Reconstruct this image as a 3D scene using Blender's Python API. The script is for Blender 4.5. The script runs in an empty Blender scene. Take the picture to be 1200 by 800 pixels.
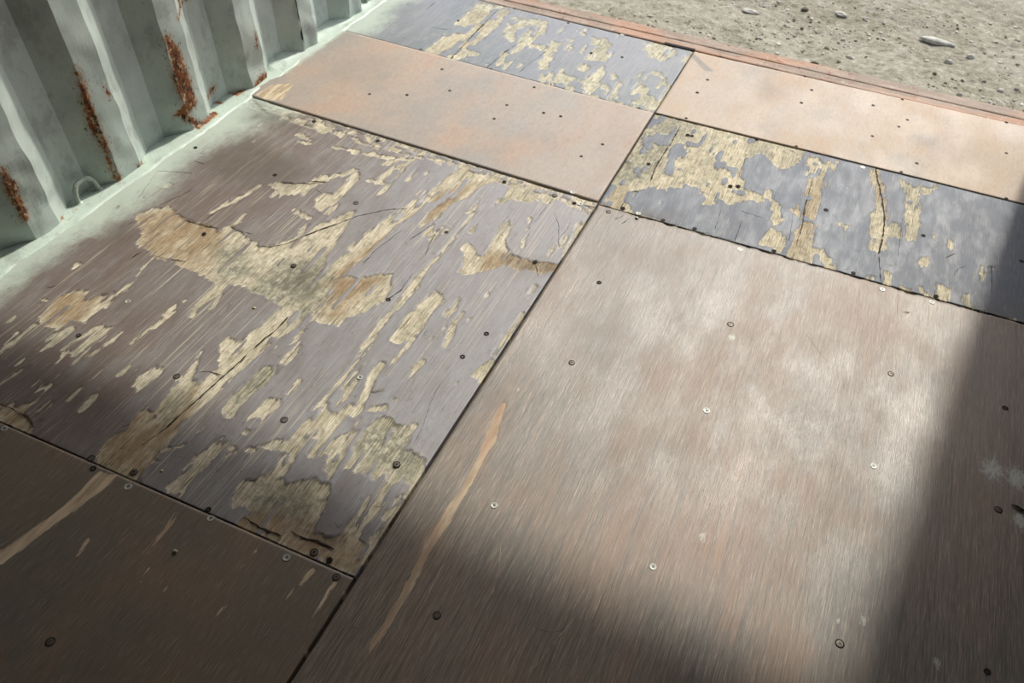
import bpy, bmesh, math, random
import numpy as np
from mathutils import Vector, Matrix

# ------------------------------------------------------------------ camera
FPX = 885.0
YAW, PIT, ROL = -0.3941, -0.8220, 0.050
CAM = np.array([1.612, 0.0, 1.218])
_f = np.array([math.sin(YAW)*math.cos(PIT), math.cos(YAW)*math.cos(PIT), math.sin(PIT)])
_r = np.cross(_f, [0, 0, 1]); _r /= np.linalg.norm(_r); _u = np.cross(_r, _f)
R_ = _r*math.cos(ROL)+_u*math.sin(ROL); U_ = -_r*math.sin(ROL)+_u*math.cos(ROL)
sc = bpy.context.scene
cd = bpy.data.cameras.new('camera'); cam = bpy.data.objects.new('camera', cd)
sc.collection.objects.link(cam)
cd.sensor_fit = 'HORIZONTAL'; cd.sensor_width = 36; cd.lens = 36*FPX/1200
cd.clip_start = .02; cd.clip_end = 300
m = Matrix(((R_[0], U_[0], -_f[0], CAM[0]), (R_[1], U_[1], -_f[1], CAM[1]), (R_[2], U_[2], -_f[2], CAM[2]), (0, 0, 0, 1)))
cam.matrix_world = m
cd.dof.use_dof = True; cd.dof.focus_distance = 1.35; cd.dof.aperture_fstop = 8.0
sc.camera = cam

# ------------------------------------------------------------------ world, sun, exposure
w = bpy.data.worlds.new('sky'); sc.world = w; w.use_nodes = True
nt = w.node_tree; nt.nodes.clear()
wo = nt.nodes.new('ShaderNodeOutputWorld'); bg = nt.nodes.new('ShaderNodeBackground')
sky = nt.nodes.new('ShaderNodeTexSky'); sky.sky_type = 'NISHITA'; sky.sun_disc = False
SUN_EL = math.radians(47.9); SUN_AZ = math.atan2(.17, 1.0)       # towards +y, a little +x
sky.sun_elevation = SUN_EL; sky.sun_rotation = SUN_AZ
sky.dust_density = 3.0; sky.air_density = 1.0
nt.links.new(sky.outputs[0], bg.inputs[0]); nt.links.new(bg.outputs[0], wo.inputs[0])
bg.inputs[1].default_value = 0.20
sl = bpy.data.lights.new('sun', 'SUN'); so = bpy.data.objects.new('sun', sl); sc.collection.objects.link(so)
sl.energy = 3.15; sl.color = (1.0, .965, .875); sl.angle = math.radians(2.3)
sd = Vector((math.sin(SUN_AZ)*math.cos(SUN_EL), math.cos(SUN_AZ)*math.cos(SUN_EL), math.sin(SUN_EL)))
so.rotation_euler = sd.to_track_quat('Z', 'Y').to_euler()
so.location = sd*12
sc.view_settings.view_transform = 'Standard'; sc.view_settings.look = 'None'
sc.view_settings.gamma = 1; sc.view_settings.use_curve_mapping = False
sc.view_settings.exposure = 0.10

# ------------------------------------------------------------------ helpers
rng = np.random.default_rng(7); random.seed(7)
COL = sc.collection

def at(u, v, z=0.0):
    """pixel of the 1200x800 photograph -> point on the plane at height z"""
    u = np.asarray(u, float)-600; v = np.asarray(v, float)-400
    d = [_f[i]+R_[i]*u/FPX-U_[i]*v/FPX for i in range(3)]
    t = (z-CAM[2])/d[2]
    return np.stack([CAM[0]+d[0]*t, CAM[1]+d[1]*t], -1)

def wall_at(u, v, x=0.0):
    u -= 600; v -= 400
    d = _f+R_*u/FPX-U_*v/FPX; t = (x-CAM[0])/d[0]
    return CAM[1]+d[1]*t, CAM[2]+d[2]*t

def S(r, g, b):
    f = lambda c: (c/255/12.92) if c/255 <= .04045 else ((c/255+.055)/1.055)**2.4
    return (f(r), f(g), f(b), 1)

def mesh_obj(name, V, F, mat, parent=None, smooth=False, mats=None, mi=None):
    me = bpy.data.meshes.new(name)
    me.from_pydata([tuple(p) for p in V], [], F)
    if mats:
        for q in mats: me.materials.append(q)
        me.polygons.foreach_set('material_index', mi)
    elif mat: me.materials.append(mat)
    if smooth: me.polygons.foreach_set('use_smooth', [True]*len(me.polygons))
    o = bpy.data.objects.new(name, me); COL.objects.link(o)
    if parent: o.parent = parent
    return o

def empty(name, loc=(0, 0, 0), **props):
    o = bpy.data.objects.new(name, None); COL.objects.link(o); o.location = loc
    o.empty_display_size = .05
    for k, v in props.items(): o[k] = v
    return o

def box(name, x0, x1, y0, y1, z0, z1, mat, parent=None, bev=0):
    bm = bmesh.new()
    bmesh.ops.create_cube(bm, size=1)
    for v in bm.verts:
        v.co = ((x0+x1)/2+v.co.x*(x1-x0), (y0+y1)/2+v.co.y*(y1-y0), (z0+z1)/2+v.co.z*(z1-z0))
    if bev: bmesh.ops.bevel(bm, geom=bm.edges[:], offset=bev, segments=2, affect='EDGES')
    me = bpy.data.meshes.new(name); bm.to_mesh(me); bm.free()
    if mat: me.materials.append(mat)
    o = bpy.data.objects.new(name, me); COL.objects.link(o)
    if parent: o.parent = parent
    return o

_LAT = rng.random((256, 256))
def vnoise(x, y, seed=0):
    """smooth value noise, -1..1"""
    x = x+seed*17.37; y = y+seed*9.71
    xi = np.floor(x).astype(int); yi = np.floor(y).astype(int)
    fx = x-xi; fy = y-yi; fx = fx*fx*(3-2*fx); fy = fy*fy*(3-2*fy)
    a = _LAT[xi % 256, yi % 256]; b = _LAT[(xi+1) % 256, yi % 256]
    c = _LAT[xi % 256, (yi+1) % 256]; d = _LAT[(xi+1) % 256, (yi+1) % 256]
    return ((a*(1-fx)+b*fx)*(1-fy)+(c*(1-fx)+d*fx)*fy)*2-1

def seg_d(X, Y, a, b):
    dx, dy = b[0]-a[0], b[1]-a[1]; L = dx*dx+dy*dy+1e-12
    t = np.clip(((X-a[0])*dx+(Y-a[1])*dy)/L, 0, 1)
    return np.hypot(X-a[0]-t*dx, Y-a[1]-t*dy), t

FAR = -.05
def sdf_polys(X, Y, polys):
    """signed distance (positive inside) to the union of pixel polygons"""
    out = np.full(X.shape, FAR)
    for poly in polys:
        p = at([q[0] for q in poly], [q[1] for q in poly])
        lo = p.min(0)-.05; hi = p.max(0)+.05
        k = np.nonzero((X > lo[0]) & (X < hi[0]) & (Y > lo[1]) & (Y < hi[1]))
        if not len(k[0]): continue
        x, y = X[k], Y[k]
        d = np.full(x.shape, 9.); ins = np.zeros(x.shape, bool)
        for i in range(len(p)):
            a, b = p[i-1], p[i]
            d = np.minimum(d, seg_d(x, y, a, b)[0])
            c = ((a[1] > y) != (b[1] > y)) & (x < (b[0]-a[0])*(y-a[1])/(b[1]-a[1]+1e-12)+a[0])
            ins ^= c
        d = np.where(ins, d, -d)
        out[k] = np.maximum(out[k], d)
    return out

def sdf_strokes(X, Y, strokes):
    """strokes: lists of (u, v, half width in px)"""
    out = np.full(X.shape, FAR)
    for st in strokes:
        p = at([q[0] for q in st], [q[1] for q in st])
        # metres per pixel across at each point
        p2 = at([q[0]+1 for q in st], [q[1] for q in st])
        w_ = np.hypot(*(p2-p).T)*np.array([q[2] for q in st])
        lo = p.min(0)-.06; hi = p.max(0)+.06
        k = np.nonzero((X > lo[0]) & (X < hi[0]) & (Y > lo[1]) & (Y < hi[1]))
        if not len(k[0]): continue
        x, y = X[k], Y[k]; best = np.full(x.shape, FAR)
        for i in range(1, len(p)):
            d, t = seg_d(x, y, p[i-1], p[i])
            best = np.maximum(best, w_[i-1]*(1-t)+w_[i]*t-d)
        out[k] = np.maximum(out[k], best)
    return out

# ------------------------------------------------------------------ material helpers
class G:
    """small node-graph builder"""
    def __init__(s, name):
        s.m = bpy.data.materials.new(name); s.m.use_nodes = True
        s.t = s.m.node_tree; s.t.nodes.clear()
        s.out = s.n('ShaderNodeOutputMaterial'); s.b = s.n('ShaderNodeBsdfPrincipled')
        s.l(s.b.outputs[0], s.out.inputs[0]); s.tc = s.n('ShaderNodeTexCoord')
    def n(s, t, **k):
        q = s.t.nodes.new(t)
        for a, b in k.items(): setattr(q, a, b)
        return q
    def l(s, a, b): s.t.links.new(a, b)
    def put(s, v, sock):
        if hasattr(v, 'links') or hasattr(v, 'is_linked'): s.l(v, sock)
        else: sock.default_value = v
    def noise(s, sx, sy, sz=1, detail=3, rough=.55, seed=0, dist=0):
        mp = s.n('ShaderNodeMapping'); s.l(s.tc.outputs['Object'], mp.inputs[0])
        mp.inputs['Scale'].default_value = (sx, sy, sz); mp.inputs['Location'].default_value = (seed*3.1, seed*1.7, seed*.9)
        q = s.n('ShaderNodeTexNoise'); q.inputs['Scale'].default_value = 1
        q.inputs['Detail'].default_value = detail; q.inputs['Roughness'].default_value = rough
        q.inputs['Distortion'].default_value = dist
        s.l(mp.outputs[0], q.inputs['Vector']); return q.outputs['Fac']
    def ramp(s, v, lo, hi, a=0., b=1.):
        q = s.n('ShaderNodeMapRange'); s.put(v, q.inputs[0]); q.interpolation_type = 'SMOOTHSTEP'
        for i, x in enumerate((lo, hi, a, b)): q.inputs[i+1].default_value = x
        return q.outputs[0]
    def math(s, op, a, b=0.):
        q = s.n('ShaderNodeMath', operation=op); s.put(a, q.inputs[0]); s.put(b, q.inputs[1]); return q.outputs[0]
    def mix(s, f, a, b, mode='MIX'):
        q = s.n('ShaderNodeMix', data_type='RGBA', blend_type=mode)
        s.put(f, q.inputs[0]); s.put(a, q.inputs[6]); s.put(b, q.inputs[7]); return q.outputs[2]
    def mixf(s, f, a, b):
        q = s.n('ShaderNodeMix', data_type='FLOAT'); s.put(f, q.inputs[0]); s.put(a, q.inputs[2]); s.put(b, q.inputs[3]); return q.outputs[0]
    def attr(s, name):
        q = s.n('ShaderNodeAttribute'); q.attribute_name = name; return q.outputs['Fac']
    def bump(s, h, st, dist=.001):
        q = s.n('ShaderNodeBump'); s.put(h, q.inputs['Height']); q.inputs['Strength'].default_value = st
        q.inputs['Distance'].default_value = dist; s.l(q.outputs[0], s.b.inputs['Normal'])
    def fin(s, col, rough, metal=0., spec=.5):
        s.put(col, s.b.inputs['Base Color']); s.put(rough, s.b.inputs['Roughness'])
        s.b.inputs['Metallic'].default_value = metal
        s.b.inputs['Specular IOR Level'].default_value = spec
        return s.m

def worn_ply(name, film_a, film_b, film_c, wood_a, wood_b, streak=.5, rough=.4, sheen_grey=None, frag=.02):
    g = G(name)
    peel = g.attr('peel'); paint = g.attr('paint'); stain = g.attr('stain'); tan = g.attr('tan')
    grain = g.noise(620, 16, detail=4, rough=.65, seed=1)
    fine = g.noise(1300, 60, detail=2, seed=2)
    big = g.noise(3.2, 2.2, detail=4, seed=3)
    mid = g.noise(30, 11, detail=5, rough=.68, seed=4)
    blot = g.noise(75, 55, detail=5, rough=.72, seed=12)
    # crisp ragged border of the peeled film
    j1 = g.math('MULTIPLY', g.math('SUBTRACT', g.noise(300, 20, detail=5, rough=.75, seed=5), .5), .019)
    j2 = g.math('MULTIPLY', g.math('SUBTRACT', g.noise(70, 16, detail=4, rough=.7, seed=13), .5), frag)
    e = g.math('ADD', peel, g.math('ADD', j1, j2))
    pm = g.ramp(e, -.0005, .0005)
    # hair-thin streaks where the film is scratched through
    dens = g.ramp(g.noise(6, 3, detail=3, seed=7), .38, .60)
    st = g.math('MULTIPLY', g.ramp(g.noise(430, 4.0, detail=3, rough=.62, seed=6), .655-.05*streak, .69-.05*streak), dens)
    st2 = g.math('MULTIPLY', g.ramp(g.noise(900, 14, detail=3, rough=.7, seed=8), .62, .69), .55)
    st3 = g.math('MULTIPLY', g.ramp(g.noise(150, 2.2, detail=4, rough=.75, seed=14), .66-.04*streak, .70-.04*streak), .6)
    film = g.mix(g.ramp(big, .40, .60), film_a, film_b)
    film = g.mix(g.math('MULTIPLY', g.ramp(mid, .48, .72), .75), film, film_c)
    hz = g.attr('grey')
    film = g.mix(g.math('MULTIPLY', hz, g.mixf(g.ramp(mid, .3, .7), .55, 1.)), film, sheen_grey or film_c)  # greyer film: partly its own tone, partly sheen painted into the colour
    film = g.mix(g.math('MULTIPLY', g.ramp(grain, .47, .33), .38), film, S(66, 58, 54))
    film = g.mix(g.math('MULTIPLY', g.ramp(grain, .54, .68), .30), film, S(176, 170, 162))
    film = g.mix(g.math('MULTIPLY', g.ramp(blot, .56, .70), .30), film, S(92, 84, 78))
    film = g.mix(g.math('MULTIPLY', g.math('MAXIMUM', g.math('MAXIMUM', st, st2), st3), .68), film, S(196, 188, 166))
    wood = g.mix(g.ramp(mid, .38, .62), wood_a, wood_b)
    wood = g.mix(g.math('MULTIPLY', g.ramp(blot, .48, .66), .6), wood, S(148, 140, 118))
    wood = g.mix(g.math('MULTIPLY', g.ramp(g.noise(22, 18, detail=4, rough=.7, seed=15), .55, .68), .6), wood, S(150, 152, 138))
    wood = g.mix(g.math('MULTIPLY', tan, g.mixf(g.ramp(mid, .3, .7), .45, 1.)), wood, S(156, 132, 100))
    wood = g.mix(g.math('MULTIPLY', stain, g.mixf(g.ramp(blot, .35, .6), .25, .95)), wood, S(128, 130, 114))
    wood = g.mix(g.math('MULTIPLY', g.ramp(grain, .49, .36), .80), wood, S(96, 82, 62))
    wood = g.mix(g.math('MULTIPLY', g.ramp(g.noise(1500, 30, detail=3, rough=.7, seed=18), .47, .36), .5), wood, S(84, 70, 52))
    wood = g.mix(g.math('MULTIPLY', g.ramp(grain, .54, .70), .45), wood, S(232, 222, 196))
    crk = g.ramp(g.noise(210, 7, detail=5, rough=.75, seed=9, dist=.5), .375, .325)
    crk2 = g.math('MULTIPLY', g.ramp(g.noise(260, 200, detail=5, rough=.75, seed=16, dist=.6), .385, .33), .8)
    crk = g.math('MAXIMUM', crk, crk2)
    wood = g.mix(g.math('MULTIPLY', crk, .8), wood, S(58, 46, 34))
    lip = g.math('MULTIPLY', g.ramp(e, -.0022, -.0004), g.ramp(e, .0012, .0))
    film = g.mix(g.math('MULTIPLY', lip, .45), film, S(78, 66, 56))
    col = g.mix(pm, film, wood)
    pn = g.math('ADD', paint, g.math('MULTIPLY', g.math('SUBTRACT', g.noise(30, 18, detail=6, rough=.75, seed=10), .5), .9))
    pf = g.ramp(pn, .15, .90)
    col = g.mix(g.math('MULTIPLY', pf, .92), col, S(184, 196, 184))
    dt = g.ramp(g.noise(70, 60, detail=5, rough=.78, seed=11), .60, .68)
    col = g.mix(g.math('MULTIPLY', dt, .45), col, S(74, 66, 54))
    sp = g.ramp(g.noise(160, 130, detail=3, rough=.7, seed=17), .715, .74)
    col = g.mix(g.math('MULTIPLY', sp, .75), col, S(206, 200, 184))
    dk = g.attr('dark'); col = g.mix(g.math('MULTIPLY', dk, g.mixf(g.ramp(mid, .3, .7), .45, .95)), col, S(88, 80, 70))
    rg = g.mixf(pm, g.math('ADD', rough, g.math('MULTIPLY', g.ramp(mid, .3, .7), .22)), .85)
    h = g.math('ADD', g.math('MULTIPLY', grain, g.mixf(pm, .25, 1.1)), g.math('MULTIPLY', fine, .3))
    h = g.math('ADD', h, g.math('MULTIPLY', pm, -1.0))
    h = g.math('SUBTRACT', h, g.math('MULTIPLY', g.math('MULTIPLY', crk, pm), 1.4))
    g.bump(h, .6, .0013)
    return g.fin(col, rg)

def plain_ply(name, a, b, c, d, rough=.42, grain_amt=.3, seed=0, gx=480, gy=16, bump=.3):
    g = G(name)
    big = g.noise(2.6, 2.0, detail=4, seed=seed+1); b2 = g.noise(7, 4, detail=5, rough=.65, seed=seed+2)
    grain = g.noise(gx, gy, detail=4, rough=.65, seed=seed+3); fib = g.noise(330, 5, detail=5, rough=.7, seed=seed+4)
    col = g.mix(g.ramp(big, .36, .60), a, b)
    col = g.mix(g.math('MULTIPLY', g.ramp(b2, .45, .68), .8), col, c)
    col = g.mix(g.math('MULTIPLY', g.ramp(g.noise(4.5, 3.4, detail=4, seed=seed+5), .5, .66), .65), col, d)
    col = g.mix(g.math('MULTIPLY', g.ramp(grain, .47, .34), grain_amt), col, S(48, 38, 32))
    col = g.mix(g.math('MULTIPLY', g.ramp(grain, .53, .66), grain_amt*.9), col, S(214, 200, 182))
    col = g.mix(g.math('MULTIPLY', g.ramp(fib, .5, .36), grain_amt*.6), col, S(64, 50, 42))
    peel = g.attr('peel')
    e = g.math('ADD', peel, g.math('MULTIPLY', g.math('SUBTRACT', g.noise(300, 30, detail=4, rough=.7, seed=5), .5), .010))
    pm = g.ramp(e, -.0006, .0006)
    tan = g.attr('tan')
    wood = g.mix(g.ramp(g.noise(90, 12, detail=4, seed=seed+6), .35, .65), S(208, 192, 164), S(166, 148, 122))
    wood = g.mix(g.math('MULTIPLY', tan, g.ramp(g.noise(60, 14, detail=3, seed=seed+7), .4, .6)), wood, S(204, 164, 136))
    wood = g.mix(g.math('MULTIPLY', g.ramp(grain, .46, .3), .5), wood, S(92, 70, 50))
    col = g.mix(pm, col, wood)
    white = g.attr('white')
    wm = g.ramp(g.math('ADD', white, g.math('MULTIPLY', g.math('SUBTRACT', g.noise(220, 80, detail=5, rough=.85, seed=seed+8), .5), 1.6)), .35, .6)
    col = g.mix(g.math('MULTIPLY', wm, .8), col, S(206, 212, 200))
    pn = g.math('ADD', g.attr('paint'), g.math('MULTIPLY', g.math('SUBTRACT', g.noise(30, 22, detail=6, rough=.7, seed=10), .5), .7))
    col = g.mix(g.math('MULTIPLY', g.ramp(pn, .3, .8), .9), col, S(186, 198, 184))
    sp = g.ramp(g.noise(110, 90, detail=4, rough=.7, seed=seed+9), .70, .74)
    col = g.mix(g.math('MULTIPLY', sp, .5), col, S(60, 50, 44))
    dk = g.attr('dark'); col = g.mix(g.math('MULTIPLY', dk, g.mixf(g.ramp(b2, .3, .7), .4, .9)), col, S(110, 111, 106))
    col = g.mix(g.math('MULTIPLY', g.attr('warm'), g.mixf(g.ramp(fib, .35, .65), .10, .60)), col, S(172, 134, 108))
    rg = g.math('ADD', rough, g.math('MULTIPLY', g.ramp(b2, .3, .7), .18))
    rg = g.math('ADD', rg, g.math('MULTIPLY', pm, .3))
    h = g.math('ADD', grain, g.math('MULTIPLY', fib, .6)); h = g.math('SUBTRACT', h, g.math('MULTIPLY', pm, .8))
    g.bump(h, bump, .0008)
    return g.fin(col, rg)

def paint_metal(name, base, dark, rust=True):
    g = G(name)
    n1 = g.noise(6, 6, 6, detail=5, seed=1); n2 = g.noise(60, 60, 60, detail=5, rough=.7, seed=2)
    col = g.mix(g.math('MULTIPLY', g.ramp(n1, .4, .7), .5), base, dark)
    col = g.mix(g.math('MULTIPLY', g.ramp(n2, .60, .70), .30), col, S(112, 112, 96))
    chips = g.ramp(g.noise(95, 95, 70, detail=4, rough=.7, seed=3), .67, .70)
    chips = g.math('MULTIPLY', chips, g.ramp(g.noise(9, 9, 9, detail=3, seed=4), .5, .6))
    col = g.mix(g.math('MULTIPLY', chips, .85), col, S(52, 46, 36))
    r = g.attr('rust')
    sm = g.noise(14, 14, 9, detail=5, rough=.7, seed=11)
    col = g.mix(g.math('MULTIPLY', g.ramp(sm, .50, .66), .45), col, S(132, 136, 126))
    col = g.mix(g.math('MULTIPLY', g.ramp(sm, .46, .34), .35), col, S(206, 214, 200))
    e = g.math('ADD', r, g.math('MULTIPLY', g.math('SUBTRACT', g.noise(75, 75, 60, detail=6, rough=.75, seed=5), .5), .9))
    rm = g.ramp(e, .42, .56)
    rc = g.mix(g.ramp(g.noise(60, 60, 40, detail=5, rough=.7, seed=6), .38, .62), S(84, 52, 32), S(158, 96, 54))
    rc = g.mix(g.math('MULTIPLY', g.ramp(g.noise(110, 110, 80, detail=3, seed=7), .56, .66), .8), rc, S(212, 186, 142))
    rc = g.mix(g.math('MULTIPLY', g.ramp(g.noise(85, 85, 65, detail=4, seed=8), .58, .66), .9), rc, S(40, 26, 18))
    nb = g.math('MULTIPLY', g.ramp(g.noise(120, 120, 70, detail=4, rough=.75, seed=12), .60, .64), g.ramp(r, .02, .2))
    col = g.mix(g.math('MULTIPLY', nb, .9), col, S(44, 34, 24))
    halo = g.math('MULTIPLY', g.ramp(e, .2, .5), .45)
    col = g.mix(halo, col, S(164, 124, 84))
    col = g.mix(rm, col, rc)
    g.bump(g.math('ADD', g.math('MULTIPLY', n2, .4), g.math('MULTIPLY', rm, g.math('SUBTRACT', g.noise(150, 150, 150, detail=4, seed=9), .8))), .5, .002)
    return g.fin(col, g.mixf(rm, .45, .9))

M_wornA = worn_ply('worn_film_plywood', S(118, 110, 106), S(110, 97, 91), S(128, 126, 124), S(220, 211, 188), S(186, 178, 154), streak=1.1, sheen_grey=S(150, 150, 154), frag=.024)
M_wornC = worn_ply('worn_grey_film_plywood', S(128, 132, 138), S(114, 122, 126), S(146, 146, 148), S(218, 212, 186), S(190, 188, 166), streak=.3, frag=.040)
M_wornE = worn_ply('worn_slate_film_plywood', S(94, 103, 113), S(88, 94, 103), S(106, 113, 124), S(218, 208, 180), S(188, 180, 154), streak=-.5, rough=.48, frag=.030)
M_pinkB = plain_ply('pink_plywood', S(168, 152, 138), S(160, 149, 138), S(172, 148, 130), S(146, 143, 138), grain_amt=.12, seed=11, gx=160, gy=60, bump=.12, rough=.5)
M_pinkD = plain_ply('pale_pink_plywood', S(178, 160, 140), S(170, 156, 140), S(182, 159, 136), S(152, 145, 135), grain_amt=.12, seed=23, gx=160, gy=60, bump=.12, rough=.55)
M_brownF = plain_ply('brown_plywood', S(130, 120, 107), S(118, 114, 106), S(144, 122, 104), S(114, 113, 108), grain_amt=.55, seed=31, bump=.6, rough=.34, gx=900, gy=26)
M_brownG = plain_ply('dark_brown_plywood', S(122, 109, 94), S(112, 104, 92), S(130, 110, 90), S(106, 104, 96), grain_amt=.25, seed=47, bump=.3, rough=.42, gx=900, gy=26)
M_wall = paint_metal('grey_green_wall_paint', S(190, 202, 195), S(156, 167, 160))
M_rail = paint_metal('pale_green_rail_paint', S(190, 206, 194), S(176, 190, 178))
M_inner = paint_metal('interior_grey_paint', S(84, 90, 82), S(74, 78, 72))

def simple(name, c, rough=.6, metal=0., n=0):
    g = G(name)
    col = g.mix(g.ramp(g.noise(200, 200, 200, detail=3, seed=n), .35, .65), c, tuple(x*.7 for x in c[:3])+(1,))
    return g.fin(col, rough, metal)
M_black = simple('near_black', S(34, 28, 24), .9)
M_crack = simple('dark_wood_crack', S(58, 44, 34), .9)
M_zinc = simple('zinc_screw_metal', S(190, 192, 184), .5, .3)
M_dull = simple('dull_screw_metal', S(112, 104, 94), .5, .5)
M_hole = simple('dark_recess', S(24, 20, 18), .9)
M_scratch = simple('pale_scratch', S(206, 186, 164), .8)
M_seal = simple('black_sealant', S(24, 24, 20), .7)
M_under = simple('steel_underframe_paint', S(60, 56, 52), .8)
M_ring = simple('painted_ring_steel', S(176, 184, 172), .4)
M_splint = simple('pale_splinter_wood', S(206, 190, 152), .8)
M_grey = simple('grey_pebble', S(150, 146, 134), .8)

g = G('rusty_sill_steel')
n1 = g.noise(7, 30, 30, detail=5, seed=1); n2 = g.noise(45, 60, 60, detail=5, rough=.7, seed=2)
c = g.mix(g.ramp(n1, .38, .6), S(164, 144, 128), S(140, 124, 108))
c = g.mix(g.math('MULTIPLY', g.ramp(g.noise(3.2, 12, 12, detail=4, seed=3), .50, .62), .55), c, S(182, 132, 100))
c = g.mix(g.math('MULTIPLY', g.ramp(n2, .55, .66), g.ramp(g.noise(3, 3, 3, seed=4), .45, .6)), c, S(132, 74, 46))
c = g.mix(g.math('MULTIPLY', g.ramp(g.noise(80, 80, 80, detail=4, seed=5), .6, .68), .5), c, S(190, 184, 166))
g.bump(n2, .5, .002); M_sill = g.fin(c, .75)

g = G('gravelly_dirt')
n1 = g.noise(3.5, 3.5, 3, detail=6, seed=1); n2 = g.noise(30, 30, 30, detail=6, rough=.7, seed=2); n3 = g.noise(120, 120, 90, detail=4, rough=.7, seed=3)
c = g.mix(g.ramp(n1, .35, .65), S(142, 137, 116), S(158, 154, 136))
c = g.mix(g.math('MULTIPLY', g.ramp(n2, .52, .64), .6), c, S(190, 186, 168))
c = g.mix(g.math('MULTIPLY', g.ramp(n2, .46, .36), .8), c, S(98, 94, 76))
c = g.mix(g.math('MULTIPLY', g.ramp(n3, .60, .68), .6), c, S(208, 204, 190))
c = g.mix(g.math('MULTIPLY', g.ramp(n3, .40, .32), .6), c, S(84, 78, 64))
g.bump(g.math('ADD', n2, g.math('MULTIPLY', n3, .4)), .9, .012); M_dirt = g.fin(c, .95)
def stone_mat(name, c_):
    g = G(name); n = g.noise(60, 60, 60, detail=4, seed=3)
    return g.fin(g.mix(g.ramp(n, .35, .65), c_, tuple(x*.7 for x in c_[:3])+(1,)), .9)
M_stones = [stone_mat('pale_stone', S(214, 210, 196)), stone_mat('grey_stone', S(168, 162, 146)), stone_mat('brown_stone', S(122, 112, 94))]

# ------------------------------------------------------------------ structure: container shell
# left wall: corrugated steel, ribs on a 0.2755 m pitch
X_R = 2.335; Y_DOOR = 2.60; Y_BACK = -3.3; H = 2.38
START, PITCH, FL, SLP, DEP = 1.112, .2755, .070, .0675, .041
def rib_x(y):
    t = (y-START) % PITCH
    if t < FL: return 0.
    t -= FL
    if t < SLP: return -DEP*t/SLP
    t -= SLP
    if t < FL: return -DEP
    t -= FL
    return -DEP*(1-t/(PITCH-2*FL-SLP))
RUST = [  # (u, v, half width px, strength) traced marks on the wall, given on the rib front plane
    [(90, 78, 1.5), (97, 100, 3), (104, 125, 4), (113, 150, 4), (120, 163, 3), (128, 190, 1.5), (138, 208, 3)],
    [(3, 200, 3), (12, 215, 5), (20, 235, 4), (30, 256, 3)],
    [(193, 42, 3), (203, 60, 8), (210, 85, 10), (217, 105, 11), (222, 120, 9), (212, 135, 4)],
    [(215, 135, 4), (236, 150, 4), (246, 140, 3)],
    [(296, 104, 3), (304, 94, 7), (311, 88, 5)],
    [(122, 104, 1.5), (128, 112, 1.5)], [(160, 196, 2), (166, 192, 3)], [(70, 262, 1), (75, 258, 2.5)],
    [(251, 118, 2), (263, 108, 4)], [(298, 38, 1), (300, 55, 1.5)], [(214, 0, 3), (218, 8, 3), (209, 22, 2)], [(218, 9, 1), (234, 2, 1.5)],
]
def rust_field(Yw, Zw):
    out = np.zeros(Yw.shape)
    for st in RUST:
        P = [wall_at(float(q[0]), float(q[1])) for q in st]
        for i in range(1, len(P)):
            d, t = seg_d(Yw, Zw, P[i-1], P[i])
            wd = (st[i-1][2]*(1-t)+st[i][2]*t)*.0021
            out = np.maximum(out, np.clip(.5+(wd-d)/(wd+.022)*.75, 0, 1))
    return out

wall_left = empty('wall_left', (0, 0, 0), kind='structure')
def corrugated(name, y0, y1, parent, side=0, mat=M_wall, fine=True):
    ys = [y0]
    k = math.floor((y0-START)/PITCH)-1
    while True:
        b = START+k*PITCH
        for a, ln, n in ((b, FL, 7 if fine else 1), (b+FL, SLP, 6 if fine else 1), (b+FL+SLP, FL, 5 if fine else 1), (b+2*FL+SLP, PITCH-2*FL-SLP, 6 if fine else 1)):
            for j in range(n):
                y = a+ln*j/n
                if y0+1e-4 < y < y1-1e-4: ys.append(y)
        k += 1
        if START+k*PITCH > y1+.3: break
    ys.append(y1)
    ys = np.array(ys)
    zs = np.concatenate([np.arange(0, .62, .012), np.linspace(.62, H, 12)]) if fine else np.linspace(0, H, 3)
    Yg, Zg = np.meshgrid(ys, zs, indexing='ij')
    X0 = np.array([rib_x(y) for y in ys])[:, None]*np.ones_like(Zg)
    if fine and side == 0:
        front = np.clip(1+X0/DEP, 0, 1)
        dent = vnoise(Yg*9, Zg*11, 3)*.5+vnoise(Yg*22, Zg*26, 5)*.3
        low = np.exp(-(Zg/.35)**2)
        X0 = X0+dent*(.0016+.0105*front*low)
        Yg = Yg+vnoise(Yg*3, Zg*24, 8)*.0045*front*low
    if side: X0 = X_R-X0
    V = np.stack([X0, Yg, Zg], -1).reshape(-1, 3); n = len(zs)
    F = [(i*n+j, (i+1)*n+j, (i+1)*n+j+1, i*n+j+1) if not side else (i*n+j, i*n+j+1, (i+1)*n+j+1, (i+1)*n+j) for i in range(len(ys)-1) for j in range(n-1)]
    o = mesh_obj(name, V, F, mat, parent)
    a = o.data.attributes.new('rust', 'FLOAT', 'POINT')
    r = rust_field(Yg.reshape(-1), Zg.reshape(-1)) if side == 0 and fine else np.zeros(len(V))
    a.data.foreach_set('value', r.astype(np.float32))
    # sheet thickness
    md = o.modifiers.new('thickness', 'SOLIDIFY'); md.thickness = .002; md.offset = 1 if side else 1
    return o
JOIN = START+3*PITCH+.004
corrugated('corrugated_sheet', .30, JOIN, wall_left)
corrugated('corrugated_sheet', JOIN+.002, 2.53, wall_left)
corrugated('corrugated_sheet', Y_BACK, .30, wall_left, fine=False)
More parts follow.
